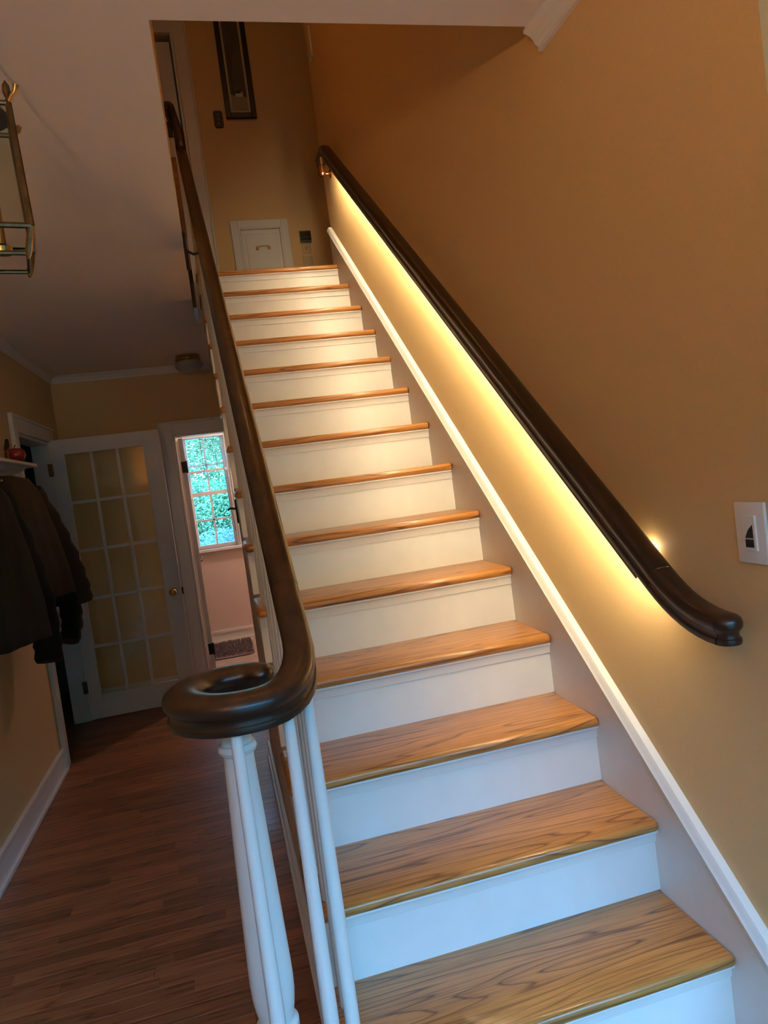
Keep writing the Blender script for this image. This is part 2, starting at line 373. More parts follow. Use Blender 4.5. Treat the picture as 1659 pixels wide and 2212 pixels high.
struct('baseboard_back_room', MB().box(-2.48, .48, YR - .014, YR, 0, .10).box(-2.48, .48, YR - .022, YR, .10, .125).box(-2.48, .48, YR - .026, YR, 0, .022), 'white', 'pinkish white baseboard under the garden window', 'baseboard')
# garden window
wn2 = thing('window_2', 'white double hung window with a green garden outside', 'window', (-.985, YR + .05, WZ0), kind='structure')
cw = .075
mb = MB().box(WX0 - cw, WX0, YR - .02, YR, WZ0 - .02, WZ1 + cw).box(WX1, WX1 + cw, YR - .02, YR, WZ0 - .02, WZ1 + cw).box(WX0, WX1, YR - .02, YR, WZ1, WZ1 + cw)
obj('casing', mb, 'white', wn2, bevel=.004)
obj('sill', MB().box(WX0 - cw - .02, WX1 + cw + .02, YR - .05, YR + .1, WZ0 - .03, WZ0), 'white', wn2, bevel=.004)
mb = MB().box(WX0, WX0 + .02, YR, YR + .15, WZ0, WZ1).box(WX1 - .02, WX1, YR, YR + .15, WZ0, WZ1).box(WX0, WX1, YR, YR + .15, WZ1 - .02, WZ1)
obj('jamb', mb, 'white', wn2)
zm = R(1.165)
def sash(z0, z1, yy):
    s = obj('sash', MB().box(WX0 + .02, WX0 + .055, yy, yy + .035, z0, z1).box(WX1 - .055, WX1 - .02, yy, yy + .035, z0, z1).box(WX0 + .055, WX1 - .055, yy, yy + .035, z0, z0 + .04).box(WX0 + .055, WX1 - .055, yy, yy + .035, z1 - .035, z1), 'white', wn2, loc=(0, 0, 0))
    xm, zc = (WX0 + WX1) / 2, (z0 + z1 + .005) / 2
    obj('muntin', MB().box(xm - .009, xm + .009, yy + .005, yy + .03, z0 + .04, z1 - .035), 'white', s)
    obj('muntin', MB().box(WX0 + .055, WX1 - .055, yy + .005, yy + .03, zc - .009, zc + .009), 'white', s)
    for a, b in ((WX0 + .055, xm - .009), (xm + .009, WX1 - .055)):
        for c, d in ((z0 + .04, zc - .009), (zc + .009, z1 - .035)):
            obj('pane', MB().box(a, b, yy + .015, yy + .018, c, d), 'glass', s)
sash(WZ0, zm + .02, YR + .05); sash(zm - .015, WZ1 - .02, YR + .09)
bl = thing('window_blind', 'raised white slatted blind covering the upper garden window', 'blind', ((WX0 + WX1) / 2, YR + .02, WZ1))
obj('head_rail', MB().box(WX0 + .022, WX1 - .022, YR + .005, YR + .045, WZ1 - .05, WZ1 - .02), 'white', bl)
sm = MB(); sm.quadbox([(-.2, -.012, -.0005), (.2, -.012, -.0005), (.2, .012, .001), (-.2, .012, .001), (-.2, -.012, .0006), (.2, -.012, .0006), (.2, .012, .0022), (-.2, .012, .0022)])
sm = sm.mesh('slat', fix=False); zz = WZ1 - .07
while zz > R(1.43):
    obj('slat', sm, 'plastic', bl, ((WX0 + WX1) / 2, YR + .025, zz)); zz -= .022
obj('bottom_rail', MB().box(WX0 + .022, WX1 - .022, YR + .008, YR + .04, R(1.39), R(1.415)), 'white', bl, bevel=.003)
for x in (WX0 + .2, WX0 + .34): obj('cord', MB().tube([(x, YR + .004, WZ1 - .05), (x, YR + .004, R(1.40))], .0022, 5), 'pewter', bl)
obj('pull_cord', MB().tube([(WX1 - .06, YR + .0, WZ1 - .05), (WX1 - .055, YR - .005, R(1.2)), (WX1 - .03, YR - .01, R(.75))], .0022, 5), 'pewter', bl)
# bath rug
rg = MB(); ring = []
for (z, k) in ((.002, .98), (.012, 1.0), (.022, .97), (.026, .9)):
    rr = []
    for i in range(40):
        a = 2 * PI * i / 40; ca, sa = math.cos(a), math.sin(a); e = .22
        rr.append((-1.0 + .215 * k * math.copysign(abs(ca) ** e, ca) * (1 + .012 * math.sin(9 * a)), 5.72 + .33 * k * math.copysign(abs(sa) ** e, sa) * (1 + .012 * math.sin(11 * a)), z))
    ring.append(rr)
rugt = thing('shag_rug', 'small purple grey shag rug on the tiled floor', 'rug', (-1.0, 5.72, .002))
obj('backing', rg.loft(ring), 'rug', rugt, smooth=60)
mb = MB()
for _ in range(2600):
    x = -1.0 + random.uniform(-.205, .205); yy = 5.72 + random.uniform(-.32, .32); h = random.uniform(.012, .03); dx, dy = random.uniform(-.014, .014), random.uniform(-.014, .014); b = len(mb.v)
    mb.v += [(x - .004, yy, .022), (x + .004, yy, .022), (x, yy + .006, .022), (x + dx, yy + dy, .022 + h)]; mb.f += [(b, b + 1, b + 3), (b + 1, b + 2, b + 3), (b + 2, b, b + 3)]
pl = obj('pile', mb.mesh('pile', fix=False), 'rug', rugt); pl['kind'] = 'stuff'

# ------------------------------------------------------------------ garden
struct('garden_ground', MB().box(-14, 14, YR + .16, 40, -1.0, -.5).box(.7, 30, 2, YR + .16, -1.0, -.5), 'grass', 'lawn outside the back window', 'ground')
struct('front_walk', MB().box(-14, 14, -30, -2.47, -.6, -.2), 'asphalt', 'paved walk in front of the entrance', 'ground')
def shrub(name, label, c, rad, n, m, size, trunk=None, cat='shrub'):
    t = thing(name, label, cat, (c[0], c[1], -.5))
    mb = MB(); rnd = random.Random(int(c[0] * 100 + c[1] * 10 + c[2]))
    for _ in range(n):
        while True:
            p = Vector((rnd.uniform(-1, 1), rnd.uniform(-1, 1), rnd.uniform(-1, 1)))
            if .25 < p.length < 1: break
        p = Vector((c[0] + p.x * rad[0], c[1] + p.y * rad[1], c[2] + p.z * rad[2]))
        u = Vector((rnd.gauss(0, 1), rnd.gauss(0, 1), rnd.gauss(0, .6))).normalized(); w = u.cross(Vector((rnd.gauss(0, 1), rnd.gauss(0, 1), rnd.gauss(0, 1)))).normalized()
        s = size * rnd.uniform(.6, 1.3); b = len(mb.v)
        mb.v += [tuple(p - u * s), tuple(p + w * s * .5), tuple(p + u * s), tuple(p - w * s * .5)]; mb.f.append((b, b + 1, b + 2, b + 3))
    f = obj('foliage', mb.mesh('foliage', fix=False), m, t); f['kind'] = 'stuff'
    obj('trunk', MB().tube([(c[0], c[1], -.52), (c[0] + .03, c[1], c[2] * .4), (c[0] - .05, c[1] + .05, c[2] + rad[2] * .4)], [.09, .06, .02], 8), 'bark', t, smooth=50)
shrub('leafy_tree', 'tall bright green tree outside the window, left side', (-1.75, 10.6, 2.6), (1.2, 1.0, 1.6), 34000, 'leaf', .028, cat='tree')
shrub('leafy_tree', 'bright green tree seen in the upper right window panes', (-.1, 11.4, 2.9), (1.25, 1.0, 1.7), 34000, 'leaf', .028, cat='tree')
shrub('garden_bush', 'rounded mid green bush behind the lower window panes', (-1.2, 9.6, 1.25), (.75, .5, .55), 12000, 'leaf', .026)
shrub('garden_bush', 'dark green bush behind the metal trellis', (-.35, 9.9, 1.2), (.7, .5, .75), 12000, 'leaf_dark', .028)
shrub('juniper_shrub', 'low blue green shrub along the garden window sill', (-.85, 8.7, .55), (.95, .4, .52), 12000, 'leaf_blue', .022)
tr = thing('metal_trellis', 'dark metal garden trellis at the right of the window', 'trellis', (-.62, 8.2, -.5))
for x in (-.68, -.54): obj('post', MB().tube([(x, 8.2, -.5), (x, 8.2, 1.42)], .012, 6), 'black', tr)
for z in (.85, 1.0, 1.15, 1.3, 1.42): obj('rung', MB().tube([(-.68, 8.2, z), (-.54, 8.2, z)], .009, 6), 'black', tr)

hg = thing('sky_cutoff_hedge', 'unseen tall hedge added to cut low skylight at the entrance', 'hedge', (0, -11.5, -.2))  # added out of view, blocks low skylight through the entrance glazing
obj('blocker_core', MB().box(-14, 14, -11.9, -11.1, -.2, 5.4), 'bark', hg)
mb = MB(); rnd = random.Random(5)
for _ in range(9000):
    p = Vector((rnd.uniform(-14, 14), rnd.uniform(-11.1, -10.8), rnd.uniform(-.2, 5.6))); u = Vector((rnd.gauss(0, 1), rnd.gauss(0, .5), rnd.gauss(0, 1))).normalized(); w = u.cross(Vector((rnd.gauss(0, .4), 1, rnd.gauss(0, .4)))).normalized(); b = len(mb.v)
    mb.v += [tuple(p - u * .16), tuple(p + w * .1), tuple(p + u * .16), tuple(p - w * .1)]; mb.f.append((b, b + 1, b + 2, b + 3))
f = obj('foliage', mb.mesh('foliage', fix=False), 'leaf_dark', hg); f['kind'] = 'stuff'
# ------------------------------------------------------------------ staircase
st = thing('staircase', 'straight oak staircase with white risers climbing to the landing', 'staircase', (-.43, -.2, 0))
def tread_mesh(depth, xl):
    return MB().box(xl, .002, 0, depth, -.028, 0).mesh('tread')
tm = tread_mesh(g + nose + .012, -TW); tread0 = None
for j in range(2, 15):
    o = obj('tread', tm, 'oak', st, (0, ny(j), j * r), bevel=.0125 if True else 0, seg=4)
# first curtail step, wrapping around the newel
NX, NY = -.973, .095
poly = [(.002, ny(1)), (.002, ny(2) + nose + .01), (-.70, ny(2) + nose + .01), (-.80, .29)]
for i in range(0, 15):
    a = math.radians(75 + i * 195 / 14); poly.append((NX + .03 + .19 * math.cos(a), NY + .19 * math.sin(a)))
poly.append((-.70, ny(1)))
obj('tread', MB().prism(poly, 2, r - .028, r), 'oak', st, bevel=.010, seg=3, label='curved curtail step under the newel')
pol2 = [(.002, ny(1) + .03), (.002, .1), (-.8, .26)] + [(NX + .03 + .16 * math.cos(math.radians(75 + i * 195 / 14)), NY + .16 * math.sin(math.radians(75 + i * 195 / 14))) for i in range(15)] + [(-.7, ny(1) + .03)]
obj('riser', MB().prism(pol2, 2, 0, r - .028), 'white_worn', st)
# landing nosing
obj('tread', MB().box(-TW, .002, ny(15), ny(15) + .21, UP - .028, UP).mesh('tread'), 'oak', st, bevel=.0125, seg=4, label='oak nosing of the landing')
rm = MB().box(-.838, 0, 0, .018, 0, r - .028).mesh('riser')
cove = [(0, 0), (0, -.034), (-.005, -.034), (-.006, -.030), (-.0065, -.018), (-.011, -.009), (-.018, -.005), (-.018, 0)]
cm = MB().prism([(p[0], p[1]) for p in cove], 0, -.838 - .012, 0)
cm = cm.mesh('cove_moulding', smooth=30)
sm_ = MB()    # return cove along the open end
sm_.prism([(-p[0] * -1, p[1]) for p in cove], 1, -.010, g - .01)
sm_ = sm_.mesh('cove_moulding', smooth=30)
for j in range(2, 16):
    yr = ny(j) + nose
    obj('riser', rm, 'white_worn', st, (0, yr, (j - 1) * r))
    obj('cove_moulding', cm, 'white_worn', st, (0, yr, j * r - .028))
    if 2 <= j < 14: obj('cove_moulding', sm_, 'white_worn', st, (-.838, yr, j * r - .028))
# scalloped end brackets
def bracket_mesh():
    L = g - .012; h = r - .03; pts = [(0, 0), (L, 0), (L, -.03)]
    n = 26
    for i in range(n + 1):
        t = i / n; y = L * (1 - t); d = .04 + (h * .80) * (t ** 1.4) - .018 * abs(math.sin(t * PI * 3.5)); pts.append((y, -d))
    return MB().prism(pts, 0, -.026, 0).mesh('end_bracket', smooth=30)
bm_ = bracket_mesh()
for j in range(2, 14): obj('end_bracket', bm_, 'white', st, (-.838, ny(j) + nose, j * r - .028))
# open stringer: stepped board against the understair wall
poly = [(ny(2) + nose, 0)]
for j in range(2, 14):
    poly += [(ny(j) + nose, j * r - .028), (ny(j + 1) + nose, j * r - .028)]
poly += [(ny(14) + nose, 13 * r - .1), (ny(14) + nose, 13 * r - .34)] + [(.5, 0)]
obj('open_stringer', MB().prism(poly, 0, -.842, -.8), 'white', st)
obj('soffit', MB().prism([(.4, .10), (3.2, 2.325), (3.2, 2.345), (.4, .12)], 0, -.80, -.0), 'white', st, label='sloped underside of the flight')
# wall skirt with cap
def pitch(y): return 2 * r + SL * y
ya, yb = -.62, 3.245
poly = [(ya, 0), (ya, max(.02, pitch(ya) + .135)), (yb, pitch(yb) + .135), (yb, pitch(yb) - .25), (.2, 0)]
poly = [(ya, 0), (ya, .12), (-.6, pitch(-.6) + .135), (yb, pitch(yb) + .135), (yb, pitch(yb) - .42), (.3, 0)]
obj('skirt_board', MB().prism(poly, 0, .0, .0205), 'white_worn', st)
capp = [(-.0205, 0), (.0, 0), (.012, .002), (.013, .010), (.008, .016), (.006, .022), (-.0, .030), (-.0205, .030)]
pa = [(0, -.6, pitch(-.6) + .130), (0, yb + .012, pitch(yb + .012) + .130)]
obj('skirt_cap', MB().sweep([(-a, b) for a, b in capp], pa), 'white', st, smooth=30)

# shoe base along the foot of the stringer wall
bs = MB().box(-.852, -.838, .36, YU, 0, .085).box(-.858, -.838, .36, YU, .085, .105).box(-.866, -.838, .36, YU, 0, .022)
struct('baseboard_stair', bs, 'white', 'ridged white baseboard along the foot of the stairs', 'baseboard', bevel=.004)
lt = thing('closet_latch', 'small black door latch on the wall under the stairs', 'latch', (-.845, 2.66, R(1.03)))
obj('latch_plate', MB().box(-.846, -.838, 2.63, 2.69, R(.97), R(1.10)), 'black', lt, bevel=.003)
obj('thumb_lever', MB().tube([(-.846, 2.66, R(1.05)), (-.875, 2.66, R(1.055)), (-.885, 2.63, R(1.05))], .006, 6), 'black', lt, smooth=50)

# ------------------------------------------------------------------ rails
half = [(.0, 0), (.012, -.0008), (.021, -.004), (.0275, -.010), (.030, -.018), (.0295, -.026), (.026, -.032), (.0225, -.036), (.0215, -.042), (.0225, -.047), (.0255, -.049), (.0262, -.054), (.0245, -.060), (.0, -.060)]
prof = [(a, b) for a, b in half] + [(-a, b) for a, b in half[-2:0:-1]]
def round_end(mb, c, t, prof_half=half, n=12, a_from=-90, a_to=90):
    # revolve the half profile about the vertical through c, opening along direction t
    ang = math.atan2(t[1], t[0]); mb.lathe([(max(a, .0004), b) for a, b in prof_half], n, c, ang + math.radians(a_from), ang + math.radians(a_to))
bal = thing('balustrade', 'dark wood banister with spiral volute and white balusters on the open side', 'banister', (NX, NY, 0))
def rxl(y): return -.829 - (y - .15) * .0072
def rzl(y): return R(.746 + SL * y)
# straight run and gooseneck
run = [(rxl(y), y, rzl(y)) for y in [.235, .3, .6, 1.0, 1.5, 2.0, 2.5, 2.9]]
goose = []
for i in range(9):
    t = i / 8; goose.append((rxl(3.0), 3.02 + .075 * math.sin(t * PI / 2) ** 1, R(.746 + SL * 3.02) + .03 * t + .07 * t * t))
goose += [(rxl(3.0), 3.098, R(3.30)), (rxl(3.0), 3.10, R(3.40)), (rxl(3.0) - .004, 3.10, R(3.44)), (rxl(3.0) - .018, 3.102, R(3.463)), (-.905, 3.105, R(3.466))]
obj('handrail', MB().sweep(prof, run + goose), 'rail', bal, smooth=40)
# descending turn into the volute
ZV = R(.778)
VC = (-.950, .120)
def vk(a): return 1 + .32 * min(1, max(0, a / 70))          # the rail swells in the scroll
def vol(a):          # a in degrees from 0 (right side) turning to the front, left, back
    out = .151 if a < 170 else .151 - .036 * ((a - 170) / 130) ** 1.2
    rad = out - .030 * vk(a)
    return VC[0] + rad * math.cos(math.radians(-a)), VC[1] + rad * math.sin(math.radians(-a)) * 1.08
pth = [(rxl(.235), .235, rzl(.235)), (rxl(.2), .2, rzl(.2)), (rxl(.16) , .16, rzl(.16) + .004)]; wid = [1, 1, 1]
z0 = rzl(.16) + .004
for i in range(0, 36):
    a = i * 305 / 35; x, yv = vol(a); s_ = (.16 - VC[1]) + a * PI / 180 * .121
    z = ZV + max(0, (1 - s_ / .19)) ** 2 * (z0 - ZV)
    pth.append((x, yv, z)); wid.append(vk(a) * (1 - .25 * max(0, (a - 270) / 35)))
mb = MB().sweep([(a, b * 1.12) for a, b in prof], pth, cap=False, wid=wid)
e, d = Vector(pth[-1]), Vector(pth[-1]) - Vector(pth[-2]); round_end(mb, tuple(e), (d.x, d.y), [(a * wid[-1], b * 1.12) for a, b in half])
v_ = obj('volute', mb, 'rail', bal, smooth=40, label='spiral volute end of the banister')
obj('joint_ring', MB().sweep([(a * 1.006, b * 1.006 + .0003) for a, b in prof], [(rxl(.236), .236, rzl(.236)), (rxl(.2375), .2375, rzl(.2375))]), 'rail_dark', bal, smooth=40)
# newel
zt = ZV - .060
newel = [(.001, r), (.060, r), (.060, r + .10), (.052, r + .11), (.056, r + .125), (.050, r + .14), (.034, r + .155), (.032, R(.055)), (.034, R(.07)), (.042, R(.078)), (.042, R(.092)), (.035, R(.10)),
         (.0345, R(.108)), (.038, R(.125)), (.0415, R(.15)), (.0425, R(.18)), (.0420, R(.21)), (.0395, R(.30)), (.0355, R(.43)), (.0315, R(.55)), (.0290, R(.632)), (.0290, R(.636)), (.0345, R(.640)), (.0375, R(.648)), (.0345, R(.657)), (.0295, R(.660)), (.0295, zt), (.001, zt)]
obj('newel_post', MB().lathe(newel, 32, (NX, NY, 0)), 'white', bal, smooth=35)
def baluster(x, y, zb, ztop):
    L = ztop - zb
    pr_ = [(.001, 0), (.0150, 0), (.0150, .05), (.0148, .06), (.0148, L * .35), (.0132, L * .62), (.0108, L), (.001, L)]
    obj('baluster', MB().lathe(pr_, 14, (0, 0, 0)), 'white', bal, (x, y, zb), smooth=40)
baluster(-.9709, -.008, r, ZV - .058)
x, yv = vol(48); baluster(x, yv, r, ZV - .055)
x, yv = vol(8); baluster(rxl(.09), .085, 2 * r, rzl(.09) - .05)
for j in range(2, 15):
    for q in ((.055, .055 + g / 2) if j > 2 else (.055 + g / 2 + .03,)):
        yy = ny(j) + q; baluster(rxl(yy) + .004, yy, j * r, rzl(yy) - .06)
br = obj('wall_bracket', MB().prism([(1.79, R(2.10)), (1.81, R(2.085)), (1.84, R(2.10)), (1.85, R(2.16)), (1.84, R(2.235)), (1.81, R(2.25)), (1.79, R(2.235))], 0, wx(1.82) - .001, wx(1.82) + .012), 'black', bal, bevel=.003, label='black iron bracket fixed to the stairwell wall')
obj('bracket_arm', MB().tube([(wx(1.82) + .01, 1.82, R(2.17)), (wx(1.82) + .035, 1.82, R(2.155)), (rxl(1.82), 1.82, R(2.165)), (rxl(1.82), 1.82, rzl(1.82) - .058)], .006, 8), 'black', br, smooth=50)

# right, wall-mounted rail with LED strip
wr = thing('wall_handrail', 'dark wood wall handrail with a warm light strip glowing underneath', 'handrail', (XW, 1.5, R(1.9)))
XR = -.030
def rzr(y): return R(.803 + SL * y)
pth = []
ye, yl = .06, -.118
for i in range(9):                                     # level end and easing
    t = i / 8; yy = yl + (ye - yl) * t; pth.append((XR, yy, rzr(ye) - SL * (ye - yl) / 2 + SL * (ye - yl) / 2 * t * t - 0.0))
scroll_end = list(pth)
mb = MB().sweep(prof, scroll_end, cap=False, side=(1, 0, 0))
round_end(mb, pth[0], (0, -1)); mb.sweep(prof, [pth[-1], (XR, ye + .001, rzr(ye + .001))])
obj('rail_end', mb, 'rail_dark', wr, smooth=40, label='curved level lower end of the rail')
yt = 2.86
pth = [(XR, yy, rzr(yy)) for yy in [.0612, .3, .8, 1.3, 1.8, 2.3, 2.7, yt]]
for i in range(1, 9):
    t = i / 8; yy = yt + .10 * t; pth.append((XR, yy, rzr(yt) + SL * .10 * (t - t * t / 2)))
pth.append((XR, 3.08, pth[-1][2]))
mb = MB().sweep(prof, pth, cap=False, side=(1, 0, 0)); ztop = pth[-1][2]
round_end(mb, pth[-1], (0, 1))
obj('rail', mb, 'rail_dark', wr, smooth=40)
# moulding strip below the rail at the room side, LED strip at the wall side
lsp = [(XR - .013, q, rzr(q) - .0765) for q in (.13, .6, 1.2, 2.0, 2.84)]
ls = MB().sweep([(-.004, 0), (.004, 0), (.004, -.005), (-.004, -.005)], lsp, side=(1, 0, 0))
obj('light_strip', ls, 'led', wr, label='glowing warm white LED strip')
ch = MB().sweep([(-.0095, .002), (-.0065, .002), (-.0065, -.011), (-.0095, -.011)], lsp, side=(1, 0, 0))
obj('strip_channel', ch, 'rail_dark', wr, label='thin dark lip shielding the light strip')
obj('strip_tail', MB().box(XR + .033, XR + .037, .160, .166, rzr(.17) - .060, rzr(.17) - .055), 'led', wr, label='loose lit end of the strip')
def wbracket(y, zrail, m):
    b = obj('rail_bracket', MB().lathe([(.001, 0), (.028, 0), (.028, .004), (.020, .010), (.012, .013), (.001, .014)], 18, (XW, y, zrail - .115), axis='x'), m, wr, smooth=40)
    for v in b.data.vertices: v.co.x = XW - (v.co.x - XW)
    obj('bracket_arm', MB().tube([(XW - .008, y, zrail - .115), (XW - .04, y, zrail - .118), (XR + .01, y, zrail - .105), (XR, y, zrail - .085), (XR, y, zrail - .06)], [.009, .008, .008, .009, .012], 10), m, b, smooth=50)
wbracket(3.05, ztop, 'copper')
obj('bracket_cup', MB().lathe([(.001, -.075), (.020, -.072), (.028, -.060), (.029, -.05), (.024, -.03), (.022, 0), (.001, 0)], 18, (XR, 3.06, ztop - .058)), 'copper', wr, smooth=40)
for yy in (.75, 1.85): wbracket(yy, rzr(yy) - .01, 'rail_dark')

# ------------------------------------------------------------------ hall trim
def crown(name, path, label):
    pf = [(0, 0), (.075, 0), (.075, -.012), (.062, -.018), (.048, -.024), (.034, -.040), (.028, -.056), (.016, -.064), (.016, -.085), (0, -.085)]
    return struct(name, MB().sweep(pf, path), 'white', label, 'crown moulding', smooth=25)
crown('trim_1', [(XW, -.29, H), (XW, .387, H)][::1], 'white crown moulding ending at the stairwell opening') if False else None
pf = [(a * .62, b * .62) for a, b in [(0, 0), (-.075, 0), (-.075, -.012), (-.062, -.018), (-.048, -.024), (-.034, -.040), (-.028, -.056), (-.016, -.064), (-.016, -.085), (0, -.085)]]
struct('trim_1', MB().sweep(pf, [(XW, -.29, H), (XW, .402, H)], side=(1, 0, 0)), 'white', 'white crown moulding ending at the stairwell opening', 'crown moulding', smooth=25)
struct('trim_2', MB().sweep([(-a, b) for a, b in pf], [(XL, -2.35, H), (XL, YF, H)], side=(1, 0, 0)), 'white', 'white crown moulding along the left hall wall', 'crown moulding', smooth=25)
struct('trim_3', MB().sweep(pf, [(-.84, YF, H), (XL, YF, H)], side=(0, 1, 0)), 'white', 'white crown moulding across the end of the hall', 'crown moulding', smooth=25)
struct('baseboard_left', MB().box(XL, XL + .015, -2.35, 3.25, 0, .115).box(XL, XL + .022, -2.35, 3.25, .115, .14).box(XL, XL + .028, -2.35, 3.25, 0, .02), 'white', 'white baseboard along the left hall wall', 'baseboard', bevel=.004)
struct('baseboard_far', MB().box(XL, DX0 - .09, YF - .015, YF, 0, .13), 'white', 'white baseboard behind the glazed door', 'baseboard')
# left doorway casing
mb = MB().box(XL, XL + .02, 3.25, 3.34, 0, 2.14).box(XL, XL + .02, 4.225, 4.315, 0, 2.14).box(XL, XL + .02, 3.34, 4.225, 2.05, 2.14).box(XL, XL + .026, 3.235, 3.25, 0, 2.155).box(XL, XL + .026, 3.25, 4.33, 2.14, 2.155)
mb.box(XL - .12, XL, 3.34, 3.358, 0, 2.05).box(XL - .12, XL, 4.207, 4.225, 0, 2.05).box(XL - .12, XL, 3.358, 4.207, 2.032, 2.05)
struct('trim_4', mb, 'white', 'white casing around the dark doorway on the left', 'door casing', bevel=.003)
# far doorway casing
mb = MB().box(DX0 - .09, DX0, YF - .018, YF, 0, DZ + .09).box(DX1, DX1 + .09, YF - .018, YF, 0, DZ + .09).box(DX0, DX1, YF - .018, YF, DZ, DZ + .09)
mb.box(DX0 - .105, DX0 - .09, YF - .026, YF, 0, DZ + .105).box(DX0 - .105, DX1 + .1, YF - .026, YF, DZ + .09, DZ + .105)
mb.box(DX0, DX0 + .018, YF, YF + .12, 0, DZ).box(DX1 - .018, DX1, YF, YF + .12, 0, DZ).box(DX0, DX1, YF, YF + .12, DZ - .018, DZ)
struct('trim_5', mb, 'white', 'white casing around the doorway to the back room', 'door casing', bevel=.003)

# ------------------------------------------------------------------ glazed door, open against the end wall
gd = thing('door_1', 'white fifteen pane glazed door standing open at the end of the hall', 'door', (-2.03, 4.215, 0), kind='structure')
x0, x1, zb, ztp, ya, yb2 = -2.045, -1.283, .012, R(1.680), 4.19, 4.225
px0, px1, pz0, pz1 = -1.950, -1.405, R(-.195), R(1.572)
obj('stile', MB().box(x0, px0, ya, yb2, zb, ztp), 'white', gd, bevel=.002); obj('stile', MB().box(px1, x1, ya, yb2, zb, ztp), 'white', gd, bevel=.002)
obj('rail', MB().box(px0, px1, ya, yb2, zb, pz0), 'white', gd, bevel=.002); obj('rail', MB().box(px0, px1, ya, yb2, pz1, ztp), 'white', gd, bevel=.002)
mw = .011; cwid = (px1 - px0) / 3; rh = (pz1 - pz0) / 5
for i in (1, 2): obj('muntin', MB().box(px0 + i * cwid - mw, px0 + i * cwid + mw, ya + .003, yb2 - .003, pz0, pz1), 'white', gd, bevel=.003)
for i in range(1, 5): obj('muntin', MB().box(px0, px1, ya + .005, yb2 - .005, pz0 + i * rh - mw, pz0 + i * rh + mw), 'white', gd, bevel=.002)
for i in range(3):
    for k in range(5):
        obj('pane', MB().box(px0 + i * cwid + mw * (i > 0), px0 + (i + 1) * cwid - mw * (i < 2), ya + .016, ya + .019, pz0 + k * rh + mw * (k > 0), pz0 + (k + 1) * rh - mw * (k < 4)), 'glass', gd)
kn = obj('knob', MB().lathe([(.001, 0), (.030, 0), (.030, .004), (.014, .010), (.011, .028), (.022, .036), (.028, .048), (.024, .060), (.012, .066), (.001, .067)], 20, (0, 0, 0), axis='y'), 'brass', gd, (-1.343, ya, R(.468)), smooth=40, label='round brass knob')
kn.scale = (1, -1, 1)
for z in (R(1.47), R(-.125)): obj('hinge', MB().box(x0 - .022, x0 + .012, ya - .006, ya + .001, z - .045, z + .045), 'dark_brass', gd, bevel=.002)
obj('latch', MB().box(x1 - .001, x1 + .012, ya + .008, ya + .026, R(.44), R(.49)), 'black', gd)
# door into the back room, seen edge-on
bd = thing('door_2', 'white door folded back into the room beyond, seen edge on', 'door', (DX0 + .036, YF + .12, 0), kind='structure')
bd.rotation_euler = (0, 0, math.radians(5))
def local(o): o.location = (0, 0, 0); return o
def lobj(name, mb, m, parent, **k):
    o = obj(name, mb, m, parent, **k); o.location = (0, 0, 0); return o
lobj('door_leaf', MB().box(-.0, .035, .005, .74, .012, DZ - .022), 'white', bd, bevel=.002)
for z in (1.78, .26): lobj('hinge', MB().box(-.004, .040, -.003, .006, z - .045, z + .045).box(.030, .043, -.010, .004, z - .05, z + .05), 'black', bd)
lobj('knob', MB().lathe([(.001, 0), (.024, 0), (.024, .004), (.010, .008), (.009, .03), (.024, .036), (.027, .048), (.022, .060), (.001, .064)], 16, (.035, .68, R(.58)), axis='x'), 'lantern_glass', bd, smooth=40)

# ------------------------------------------------------------------ coat rack and coats
XS = XL
rk = thing('coat_rack', 'white wall rack with a shelf above the hanging coats', 'coat rack', (XS, 2.3, R(1.40)))
obj('back_board', MB().box(XS, XS + .02, 1.65, 2.98, R(1.26), R(1.42)), 'white', rk, bevel=.004)
obj('shelf', MB().box(XS, XS + .165, 1.6, 3.02, R(1.425), R(1.445)), 'white', rk, bevel=.005)
obj('cornice', MB().prism([(XS + .02, R(1.425)), (XS + .12, R(1.425)), (XS + .09, R(1.405)), (XS + .05, R(1.395)), (XS + .02, R(1.37))], 1, 1.65, 2.98), 'white', rk)
for yy in (1.8, 2.15, 2.5, 2.85): obj('peg', MB().tube([(XS + .02, yy, R(1.32)), (XS + .10, yy, R(1.33)), (XS + .115, yy, R(1.345))], [.009, .007, .012], 8), 'white', rk, smooth=50)
def ringpts(cx, cy, z, rx, ry, amp, nf, ph, n=44, tilt=0):
    out = []
    for i in range(n):
        a = 2 * PI * i / n; k = 1 + amp * math.sin(nf * a + ph) + amp * .5 * math.sin((nf * 2 + 1) * a + ph * 1.7)
        x = cx + rx * math.cos(a) * k; x = max(x, XL + .012)
        out.append((x, cy + ry * math.sin(a) * k, z + tilt * math.sin(a)))
    return out
def coat(name, label, spec, sleeves, m, hem=None):
    t = thing(name, label, 'coat', (XS + .1, spec[0][1], R(spec[0][0])))
    rings = []
    for i in range((len(spec) - 1) * 5 + 1):
        s = i / 5; a = min(int(s), len(spec) - 2); f = s - a
        v = [spec[a][q] + (spec[a + 1][q] - spec[a][q]) * f for q in range(6)]
        rings.append(ringpts(v[2], v[1], R(v[0]), v[3], v[4], v[5], 5, .6 + .12 * s))
    obj('body', MB().loft(rings), m, t, smooth=60)
    for sp in sleeves:
        P = [(p[0], p[1], R(p[2])) for p in sp]; rr = [p[3] for p in sp]
        Q, W = [], []
        for i in range((len(P) - 1) * 5 + 1):
            s = i / 5; a = min(int(s), len(P) - 2); f = s - a; f2 = f
            Q.append(tuple(P[a][k] + (P[a + 1][k] - P[a][k]) * f2 for k in range(3))); W.append((rr[a] + (rr[a + 1] - rr[a]) * f) * (1 + .07 * math.sin(i * 2.1)))
        obj('sleeve', MB().tube(Q, W, 18), m, t, smooth=60)
    return t
